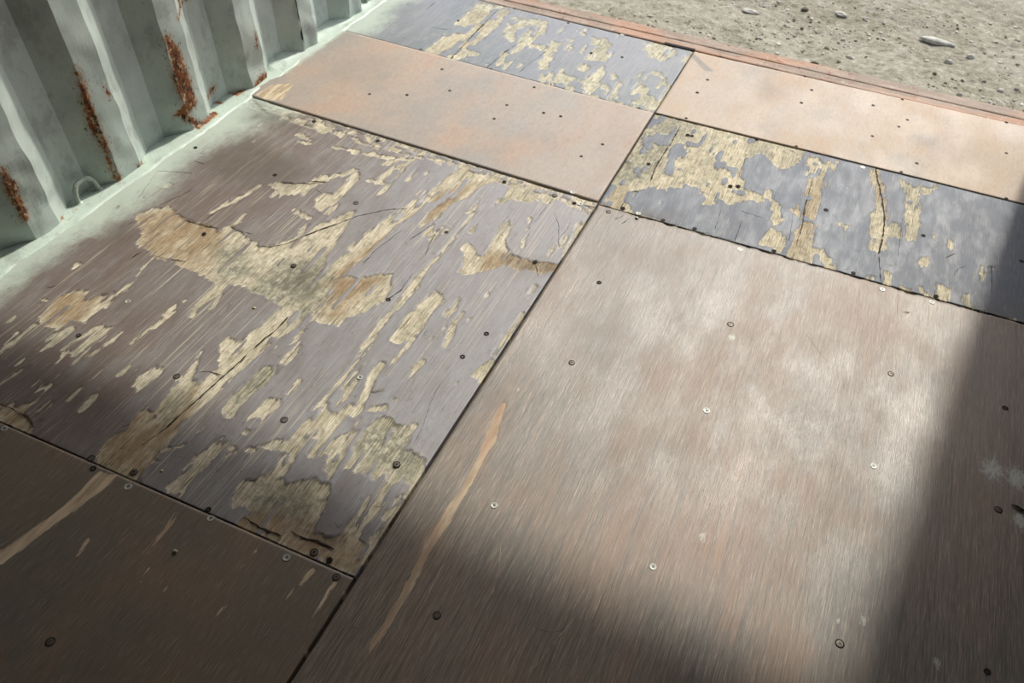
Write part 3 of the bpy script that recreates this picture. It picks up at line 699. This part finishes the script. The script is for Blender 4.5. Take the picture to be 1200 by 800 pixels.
# ---- screws: heads sit proud; dark rims paint dirty hole edges and sunken shade
def screw_mesh(name, head, cup, rings=None, hole=1.):
    N = 20; V = []; F = []; mi = []
    rings = rings or [(.0072, -.0004, 1), (.0070, .0007, 1), (.0058, .0007, 1), (.0055, .0002, 0), (.0050, .0006, 0), (.0022, .0008, 0)]
    for r, z, _ in rings:
        for i in range(N):
            a = 2*math.pi*i/N; V.append((r*math.cos(a), r*math.sin(a), z))
    for k in range(len(rings)-1):
        for i in range(N):
            j = (i+1) % N; F.append((k*N+i, k*N+j, (k+1)*N+j, (k+1)*N+i)); mi.append(0 if k < 2 or k == 2 else 1)
    b = len(V)
    for i in range(N):                       # cross recess
        a = 2*math.pi*i/N; r = (.0021 if (i % 5) in (0, ) else .0011)*hole
        V.append((r*math.cos(a), r*math.sin(a), -.0004))
    k = len(rings)-1
    for i in range(N):
        j = (i+1) % N; F.append((k*N+i, k*N+j, b+j, b+i)); mi.append(2)
    F.append(tuple(range(b, b+N))); mi.append(2)
    me = bpy.data.meshes.new(name); me.from_pydata(V, [], F)
    for m_ in (cup, head, M_hole): me.materials.append(m_)
    me.polygons.foreach_set('material_index', mi)
    return me
ME_ZINC = screw_mesh('zinc_screw', M_zinc, M_zinc, [(.0072, -.0004, 1), (.0068, .0008, 1), (.0056, .0009, 1), (.0050, .0006, 0), (.0040, .0004, 0), (.0026, .0003, 0)], 1.15); ME_DULL = screw_mesh('dull_screw', M_dull, M_hole); ME_RUST = screw_mesh('dark_screw', M_hole, M_crack)
SCREWS = dict(
 A=[(138,242,'z'),(322,205,'r'),(417,238,'d'),(344,311,'d'),(239,274,'r'),(523,272,'r'),(455,351,'r'),(627,307,'r'),(570,391,'r'),(542,418,'r'),(333,492,'d'),(207,441,'d'),(150,353,'z'),(92,393,'r'),(422,442,'z'),(465,544,'d'),(107,537,'d'),(157,553,'d'),(368,647,'d'),(386,656,'r'),(591,213,'r'),(650,229,'d'),(673,238,'r'),(680,239,'z'),(368,142,'r'),(443,165,'r'),(237,178,'z'),(229,173,'r'),(244,597,'r')],
 B=[(477,112,'r'),(527,107,'r'),(579,140,'r'),(657,137,'r'),(637,133,'r'),(706,170,'r'),(681,184,'r'),(671,226,'z'),(518,82,'r'),(433,111,'r'),(626,103,'r'),(594,124,'r')],
 C=[(493,58,'r'),(537,24,'r'),(603,10,'r'),(666,27,'r'),(575,81,'r'),(660,105,'r'),(693,62,'r'),(729,67,'r'),(729,41,'z'),(749,127,'r'),(421,62,'r'),(457,69,'z')],
 D=[(844,67,'r'),(829,94,'r'),(817,109,'r'),(943,90,'r'),(939,121,'r'),(951,106,'r'),(1023,124,'r'),(1057,117,'r'),(1063,141,'r'),(1053,149,'r'),(1022,160,'r'),(1179,144,'r'),(1179,180,'r'),(1179,233,'r'),(1056,202,'r'),(887,163,'r'),(804,139,'r'),(933,172,'r'),(1074,192,'r')],
 E=[(806,158,'r'),(811,159,'r'),(760,192,'r'),(730,244,'r'),(777,258,'r'),(814,268,'r'),(748,250,'z'),(907,294,'r'),(968,246,'r'),(1000,320,'r'),(1082,276,'r'),(1097,347,'r'),(1197,306,'r'),(865,218,'r'),(856,218,'r'),(1011,196,'z')],
 F=[(579,592,'z'),(512,721,'d'),(765,664,'z'),(1024,546,'z'),(984,754,'d'),(828,481,'z'),(856,380,'d'),(670,425,'d'),(1044,438,'d'),(702,331,'r'),(1178,478,'r'),(1170,597,'d'),(1157,787,'r'),(867,292,'z'),(1034,339,'z'),(1092,354,'z'),(713,248,'d')],
 G=[(150,570,'z'),(247,607,'z'),(336,653,'z'),(394,676,'d'),(59,752,'d'),(5,502,'z'),(109,549,'r')])
LBL = dict(z='bright zinc screw', d='dull grey screw', r='dark rusty screw')
for pk, lst in SCREWS.items():
    zt = .0022 if pk == 'B' else (.0015 if pk == 'D' else 0.)
    for i, (u, v, t) in enumerate(lst):
        q = at(u, v)
        o = bpy.data.objects.new('screw', dict(z=ME_ZINC, d=ME_DULL, r=ME_RUST)[t]); COL.objects.link(o)
        o.parent = panels[pk]; o.location = (q[0], q[1], zt)
        s_ = {'z': .95, 'd': 1.0, 'r': .85}[t]*random.uniform(.92, 1.08)
        if pk == 'D' or pk == 'C' or pk == 'B': s_ *= .85 if t == 'r' else 1
        o.scale = (s_, s_, 1); o.rotation_euler = (0, 0, random.uniform(0, 6)); o['label'] = LBL[t]

# ---- thin ribbons: cracks and scratches (each a narrow strip lying in the surface)
def ribbon(name, pts, w0, mat, parent, z=.0006, jit=.0011, label=None):
    p = np.array([at(u, v) for u, v in pts]); out = [p[0]]
    for a_, b_ in zip(p[:-1], p[1:]):
        n_ = max(1, int(np.linalg.norm(b_-a_)/.008))
        for k in range(1, n_+1): out.append(a_+(b_-a_)*k/n_)
    p = np.array(out); n_ = len(p)
    V = []
    for i in range(n_):
        d = p[min(i+1, n_-1)]-p[max(i-1, 0)]; d /= np.linalg.norm(d)+1e-9; nn = np.array([-d[1], d[0]])
        wd = w0*(.12+1.1*random.random())*(1 if 0 < i < n_-1 else .15)
        c_ = p[i]+nn*random.uniform(-jit, jit)
        V += [(*(c_-nn*wd), z-.0008), (*c_, z), (*(c_+nn*wd), z-.0008)]
    F = []
    for i in range(n_-1):
        F += [(i*3, i*3+1, i*3+4, i*3+3), (i*3+1, i*3+2, i*3+5, i*3+4)]
    o = mesh_obj(name, V, F, mat, parent)
    if label: o['label'] = label
    return o
CR = dict(A=[
 ([(362,212),(385,213),(362,215),(330,214)], 1.4), ([(350,279),(372,270),(395,262),(420,253),(450,246),(478,244)], 1.5), ([(300,288),(318,289),(335,286),(350,279)], 1.2),
 ([(212,256),(235,263),(257,268)], 1.3), ([(270,265),(280,271),(295,274)], 1.5), ([(241,258),(252,249),(262,244)], 1.2), ([(182,300),(200,304),(218,306)], 1.3), ([(150,305),(165,295)], 1.6),
 ([(118,520),(108,0.)], 0), ([(338,370),(325,385),(308,398),(298,408)], 1.6), ([(290,415),(265,438),(238,462),(215,482),(190,505),(165,522)], 1.3), ([(232,436),(245,435),(262,440)], 1.0),
 ([(470,270),(440,293),(425,310)], 1.0), ([(520,250),(500,268),(480,281)], 1.0), ([(514,268),(505,282),(497,302)], .9), ([(484,320),(470,340),(455,350)], 1.2), ([(648,233),(636,248),(625,262)], 1.0),
 ([(650,250),(655,265),(655,290)], .6), ([(672,250),(665,268),(655,280)], .6), ([(628,310),(631,325)], .8), ([(562,245),(550,262)], .7), ([(341,622),(355,630),(372,634),(392,643)], 2.2), ([(286,606),(305,618),(330,628)], 1.8),
 ([(144,500),(152,497)], 1.6), ([(438,593),(446,594)], 1.2), ([(468,584),(476,586)], 1.2), ([(392,612),(396,618),(402,614)], 2.), ([(290,462),(310,445),(322,432)], .6), ([(520,440),(505,470),(495,500),(485,520)], .5),
 ([(370,221),(378,228)], .9), ([(229,189),(239,192)], 1.3), ([(350,200),(357,197)], 1.6), ([(150,263),(160,258)], .8), ([(188,240),(205,232),(225,222)], .7), ([(204,157),(196,168)], .8),
 ([(140,345),(150,336)], .7), ([(55,337),(65,335)], .9), ([(0,472),(30,487),(40,500)], .9), ([(162,232),(185,200),(225,203)], .6)],
 C=[([(585,10),(560,35),(528,69)], 2.4), ([(612,48),(590,62),(570,80)], 1.6), ([(640,60),(620,75),(608,85)], 1.4), ([(705,72),(690,80)], 1.4), ([(510,2),(500,12)], 1.6), ([(505,32),(525,35)], 1.2), ([(645,95),(648,108)], 1.6)],
 E=[([(797,148),(785,170),(770,192),(762,212)], 2.0), ([(1026,198),(1030,215),(1034,235),(1037,255),(1035,275),(1030,298)], 2.0), ([(1030,300),(1032,330)], 1.3), ([(905,178),(900,190)], .9), ([(875,180),(865,210)], .8), ([(1162,312),(1162,345)], .8),
    ([(870,256),(860,285)], .9), ([(738,285),(748,258)], .0), ([(845,245),(838,268)], .7), ([(728,262),(738,256)], 1.6), ([(1108,302),(1120,297)], 1.5), ([(1117,325),(1122,315),(1132,312)], .8), ([(893,255),(868,247)], .7), ([(945,230),(940,265),(932,290)], 1.0),
    ([(952,210),(945,240),(938,275)], .8), ([(726,245),(735,233)], 1.2), ([(740,225),(752,222)], 1.1), ([(1058,255),(1052,300)], .6), ([(930,245),(925,282)], .6)],
 F=[([(720,257),(734,251)], 1.8), ([(1187,593),(1200,600)], 2.6), ([(410,735),(418,736)], 1.6), ([(735,285),(728,300)], .8)],
 G=[([(80,500),(0,0)], 0)])
for pk, lst in CR.items():
    for pts, w_ in lst:
        if w_ > 0: ribbon('crack', pts, w_*.0012, M_crack, panels[pk], z=(.0004 if pk in 'FG' else .0007))
SCR = dict(F=[[(948,640),(942,700),(936,797)], [(717,661),(707,688),(698,717)], [(700,657),(684,692),(672,712)], [(672,725),(650,752),(620,790)], [(678,768),(668,795)], [(587,640),(585,662)], [(580,685),(577,698)],
 [(618,722),(625,733),(640,740),(655,739),(668,731),(675,722)], [(1008,338),(1005,375)], [(1053,345),(1051,372)], [(1089,358),(1088,375)], [(935,335),(925,350),(915,368)], [(945,392),(970,425)], [(1050,412),(1050,430)], [(905,485),(898,500)], [(520,660),(490,718)], [(600,468),(588,490)],
 [(800,655),(790,715)], [(820,480),(850,395)], [(1012,700),(1000,770)], [(640,485),(622,520)]],
 G=[[(205,600),(196,614),(165,650)], [(160,618),(140,636),(115,660)], [(104,630),(90,650)], [(0,640),(40,612)]])
for pk, lst in SCR.items():
    for pts in lst: ribbon('scratch', pts, .0008, M_scratch, panels[pk], z=.0005, jit=.0004, label='thin pale scratch')

# ------------------------------------------------------------------ rusty door sill
sill = empty('door_sill', (0, 2.64, -.03), label='rusty reddish steel door sill running along the far floor edge', category='sill')
def sill_strip(name, y0, y1, z0, z1, mat, lab=None):
    xs = np.arange(-.1, 2.45, .02)
    V = []; F = []
    for x in xs:
        j = .0018*float(vnoise(np.array(x*30.), np.array(1.), 3)); k = .0025*float(vnoise(np.array(x*18.), np.array(4.), 9))
        for (yy_, zz) in ((y0, z0), (y0+j, z1), (y0+.004+j, z1+.0015), ((y0+y1)/2, z1+.001+k*.5), (y1-.004+k, z1+.0015), (y1+k, z1-.002), (y1+k, z0)):
            V.append((x, yy_-2.64, zz+.03))
    for i in range(len(xs)-1):
        for q in range(6): F.append((i*7+q, (i+1)*7+q, (i+1)*7+q+1, i*7+q+1))
    o = mesh_obj(name, V, F, mat, sill); 
    if lab: o['label'] = lab
    return o
sill_strip('sill_plate', 2.594, 2.6402, -.14, -.003, M_sill)
sill_strip('sill_lip', 2.6404, 2.694, -.14, -.001, M_sill, 'rusted outer lip')
box('slot_shade_block', 1.06, 1.17, 2.583-2.64, 2.597-2.64, .028, .0318, M_black, sill)  # solid black block in place of a slot; the colour paints its shade

# ------------------------------------------------------------------ ground outside
nx, ny = 300, 200
gx = np.concatenate([np.linspace(-40, -1.5, 20), np.linspace(-1.4, 4.6, nx), np.linspace(5, 40, 20)])
gy = np.concatenate([np.linspace(-40, 2.2, 12), np.linspace(2.4, 5.6, ny), np.linspace(6, 70, 24)])
X, Y = np.meshgrid(gx, gy, indexing='ij')
Z = -.17+.010*vnoise(X*3, Y*3, 1)+.007*vnoise(X*11, Y*11, 2)+.004*vnoise(X*35, Y*35, 3)
Z = np.where((Y < 2.3) | (np.abs(X-1.2) > 3.2), np.minimum(Z, -.17)-.02, Z)
n = len(gy); I = np.arange(len(gx)*n).reshape(len(gx), n)
F = np.stack([I[:-1, :-1], I[1:, :-1], I[1:, 1:], I[:-1, 1:]], -1).reshape(-1, 4)
grd = mesh_obj('ground', np.stack([X, Y, Z], -1).reshape(-1, 3), F.tolist(), M_dirt, smooth=True); grd['kind'] = 'structure'
def ground_z(x, y):
    x = np.array(float(x)); y = np.array(float(y))
    return float(-.17+.010*vnoise(x*3, y*3, 1)+.007*vnoise(x*11, y*11, 2)+.004*vnoise(x*35, y*35, 3))
ico = bmesh.new(); bmesh.ops.create_icosphere(ico, subdivisions=1, radius=1)
IV = np.array([v.co[:] for v in ico.verts]); IF = [[v.index for v in f.verts] for f in ico.faces]; ico.free()
STN = [(at(u, v, -.17), s_) for u, v, s_ in ((1098,50,.08),(1112,73,.02),(1137,68,.02),(1172,107,.013),(1124,112,.01),(997,66,.02),(985,18,.03),(880,12,.04),(943,12,.016),(955,73,.018))]
V = []; F = []; mi = []
for k in range(8000):
    x = random.uniform(.2, 4.2); y = 2.72+abs(random.gauss(0, .8)) if random.random() < .5 else random.uniform(2.72, 5.2)
    d = float(vnoise(np.array(x*3.), np.array(y*5.), 12))
    if d < random.uniform(-.8, .5): continue
    if any(math.hypot(x-q_[0], y-q_[1]) < .05+sx_ for q_, sx_ in STN): continue
    r = random.choice((.0025, .0035, .0045, .006, .008))*random.uniform(.7, 1.2)
    a = random.uniform(0, 6.28); s3 = np.array([r*random.uniform(.8, 1.4), r, r*random.uniform(.45, .8)])
    P = IV*(1+(rng.random((len(IV), 1))-.5)*.45)*s3
    P = np.stack([P[:, 0]*math.cos(a)-P[:, 1]*math.sin(a)+x, P[:, 0]*math.sin(a)+P[:, 1]*math.cos(a)+y, P[:, 2]+ground_z(x, y)+s3[2]*.35], -1)
    b = len(V); V += P.tolist(); F += [[i+b for i in f] for f in IF]
    mi += [random.choice((0, 0, 0, 1, 1, 2))]*len(IF)
grav = mesh_obj('gravel', V, F, None, mats=M_stones, mi=mi)
grav['kind'] = 'stuff'; grav['label'] = 'loose pale and brown gravel scattered on the dirt ground outside'; grav['category'] = 'gravel'

def stone(u, v, sx, sy, sz, mat, lab, rot=0.):
    q = at(u, v, -.17); bm = bmesh.new(); bmesh.ops.create_icosphere(bm, subdivisions=3, radius=1)
    for vv in bm.verts:
        h = 1+.16*float(vnoise(np.array(vv.co.x*1.7+u), np.array(vv.co.y*1.7+vv.co.z), 5))+.06*float(vnoise(np.array(vv.co.x*5+u), np.array(vv.co.z*5+vv.co.y*4), 7))
        vv.co = (vv.co.x*sx*h, vv.co.y*sy*h, vv.co.z*sz*h)
    me = bpy.data.meshes.new('stone'); bm.to_mesh(me); bm.free(); me.materials.append(M_stones[mat])
    o = bpy.data.objects.new('stone', me); COL.objects.link(o)
    o.location = (q[0], q[1], ground_z(q[0], q[1])+sz*.35); o.rotation_euler = (0, 0, rot)
    o['label'] = lab; o['category'] = 'stone'; o['group'] = 'larger stones in the gravel'
stone(1098, 50, .075, .020, .013, 0, 'long flat pale stone slab in the gravel, casting a dark crack of shade', -.1)
stone(1112, 73, .016, .013, .010, 0, 'round pale stone just below the long flat slab')
stone(1137, 68, .017, .012, .010, 0, 'small whitish stone right of the long flat slab', .4)
stone(1172, 107, .013, .010, .009, 0, 'small white stone near the sill at the far right', .2)
stone(1124, 112, .010, .009, .008, 0, 'small white stone close above the sill, left of its right end')
stone(997, 66, .018, .010, .008, 0, 'flat whitish stone close above the middle of the sill', -.2)
stone(985, 18, .030, .016, .009, 0, 'broad pale stone at the top centre of the gravel', -.3)
stone(880, 12, .040, .016, .008, 0, 'broad pale stone at the upper left of the gravel', -.2)
stone(943, 12, .016, .012, .010, 2, 'dark brown stone at the top edge between two pale ones', .3)
stone(955, 73, .018, .009, .008, 2, 'dark brown stone pressed against the sill')

# ------------------------------------------------------------------ lashing rings on the side rail
def lashing_ring(p0, p1, h, mat, lab, lean=.0):
    a, b = np.array([*p0, .003]), np.array([*p1, .003]); mid = (a+b)/2
    root = empty('lashing_ring', tuple(mid), label=lab, category='ring', group='lashing rings on the rail')
    r = .0062; path = []
    L = np.linalg.norm(b-a)/2; dirv = (b-a)/(2*L)
    for i in range(23):
        t = math.pi*i/22
        c_ = -math.cos(t); s_ = math.sin(t)
        path.append(dirv*L*(abs(c_)**.8)*(1 if c_ > 0 else -1)+np.array([lean*s_, 0, h*s_**.75]))
    V = []; F = []; N = 10
    for i, p in enumerate(path):
        d = path[min(i+1, 22)]-path[max(i-1, 0)]; d = d/np.linalg.norm(d)
        n1_ = np.cross(d, [1, 0, 0]); n1_ /= np.linalg.norm(n1_); n2_ = np.cross(d, n1_)
        for k in range(N):
            q = 2*math.pi*k/N; V.append(p+r*(n1_*math.cos(q)+n2_*math.sin(q)))
    for i in range(22):
        for k in range(N): F.append((i*N+k, i*N+(k+1) % N, (i+1)*N+(k+1) % N, (i+1)*N+k))
    mesh_obj('ring_bar', V, F, mat, root, smooth=True)
    for sgn in (-1, 1):
        bm = bmesh.new(); bmesh.ops.create_icosphere(bm, subdivisions=2, radius=1)
        for v in bm.verts: v.co = Vector((v.co.x*.010, v.co.y*.011, v.co.z*.006))+Vector(dirv*L*sgn)
        me = bpy.data.meshes.new('weld_foot'); bm.to_mesh(me); bm.free(); me.materials.append(M_rail)
        o = bpy.data.objects.new('weld_foot', me); COL.objects.link(o); o.parent = root
    return root
lashing_ring((-.016, .985), (-.016, 1.052), .048, M_ring, 'pale painted steel lashing ring at the foot of the corrugated wall, near front', -.004)
q = at(428, 2)
lashing_ring((-.012, 2.345), (-.012, 2.405), .045, M_ring, 'lashing ring at the foot of the wall by the far sill', 0)

# ------------------------------------------------------------------ loose bits on the floor
def splinter(pts, r, mat, name, lab, cat):
    p = [np.array([*at(u, v), .0014+dz]) for u, v, dz in pts]; base = p[0].copy()
    V = []; F = []
    for i, c_ in enumerate(p):
        d = p[min(i+1, len(p)-1)]-p[max(i-1, 0)]; d /= np.linalg.norm(d); nn = np.array([-d[1], d[0], 0]); k = r*(.3 if i in (0, len(p)-1) else 1)
        for s_, t_ in ((-1, 0), (0, 1), (1, 0), (0, -.8)): V.append(c_+nn*k*s_+np.array([0, 0, k*t_])-base)
    for i in range(len(p)-1):
        for j in range(4): F.append((i*4+j, i*4+(j+1) % 4, i*4+4+(j+1) % 4, i*4+4+j))
    F += [(3, 2, 1, 0), tuple(len(V)-4+j for j in range(4))]
    o = mesh_obj(name, [tuple(v) for v in V], F, mat); o.location = tuple(base); o['label'] = lab; o['category'] = cat
splinter([(432,458,.0), (439,459,.001), (446,457,.002), (452,457,.001)], .0012, M_splint, 'wood_splinter', 'pale forked wood splinter lying on the lavender film panel', 'splinter')
splinter([(1185,591,.0), (1190,594,.002), (1200,600,.002), (1207,605,.0)], .0028, M_black, 'bent_nail', 'dark bent nail in the shade at the right edge', 'nail')
splinter([(684,240,.0), (692,243,.001), (701,245,.0)], .0018, M_dull, 'metal_pin', 'short grey metal pin lying beside the bright screw at the panel corner', 'pin')
def chip(u, v, r, mat, lab, z=.001):
    q = at(u, v); bm = bmesh.new(); bmesh.ops.create_icosphere(bm, subdivisions=2, radius=1)
    for vv in bm.verts:
        h = 1+.3*float(vnoise(np.array(vv.co.x*2+u), np.array(vv.co.y*2+v), 5)); vv.co = (vv.co.x*r*h, vv.co.y*r*.7*h, vv.co.z*r*.45)
    me = bpy.data.meshes.new('paint_chip'); bm.to_mesh(me); bm.free(); me.materials.append(mat)
    o = bpy.data.objects.new('paint_chip', me); COL.objects.link(o); o.location = (q[0], q[1], z+r*.3); o['label'] = lab; o['category'] = 'chip'
chip(746, 256, .0055, M_zinc, 'white chip beside the seam near the middle crossing of panels')
chip(298, 361, .0035, M_splint, 'tiny pinkish white chip on the bare film below the big tan patch')
chip(190, 552, .0035, M_splint, 'tiny pale chip in the shade just above the front seam')
chip(206, 646, .0045, M_splint, 'tiny pale chip on the dark brown shaded panel, front left', .0015)
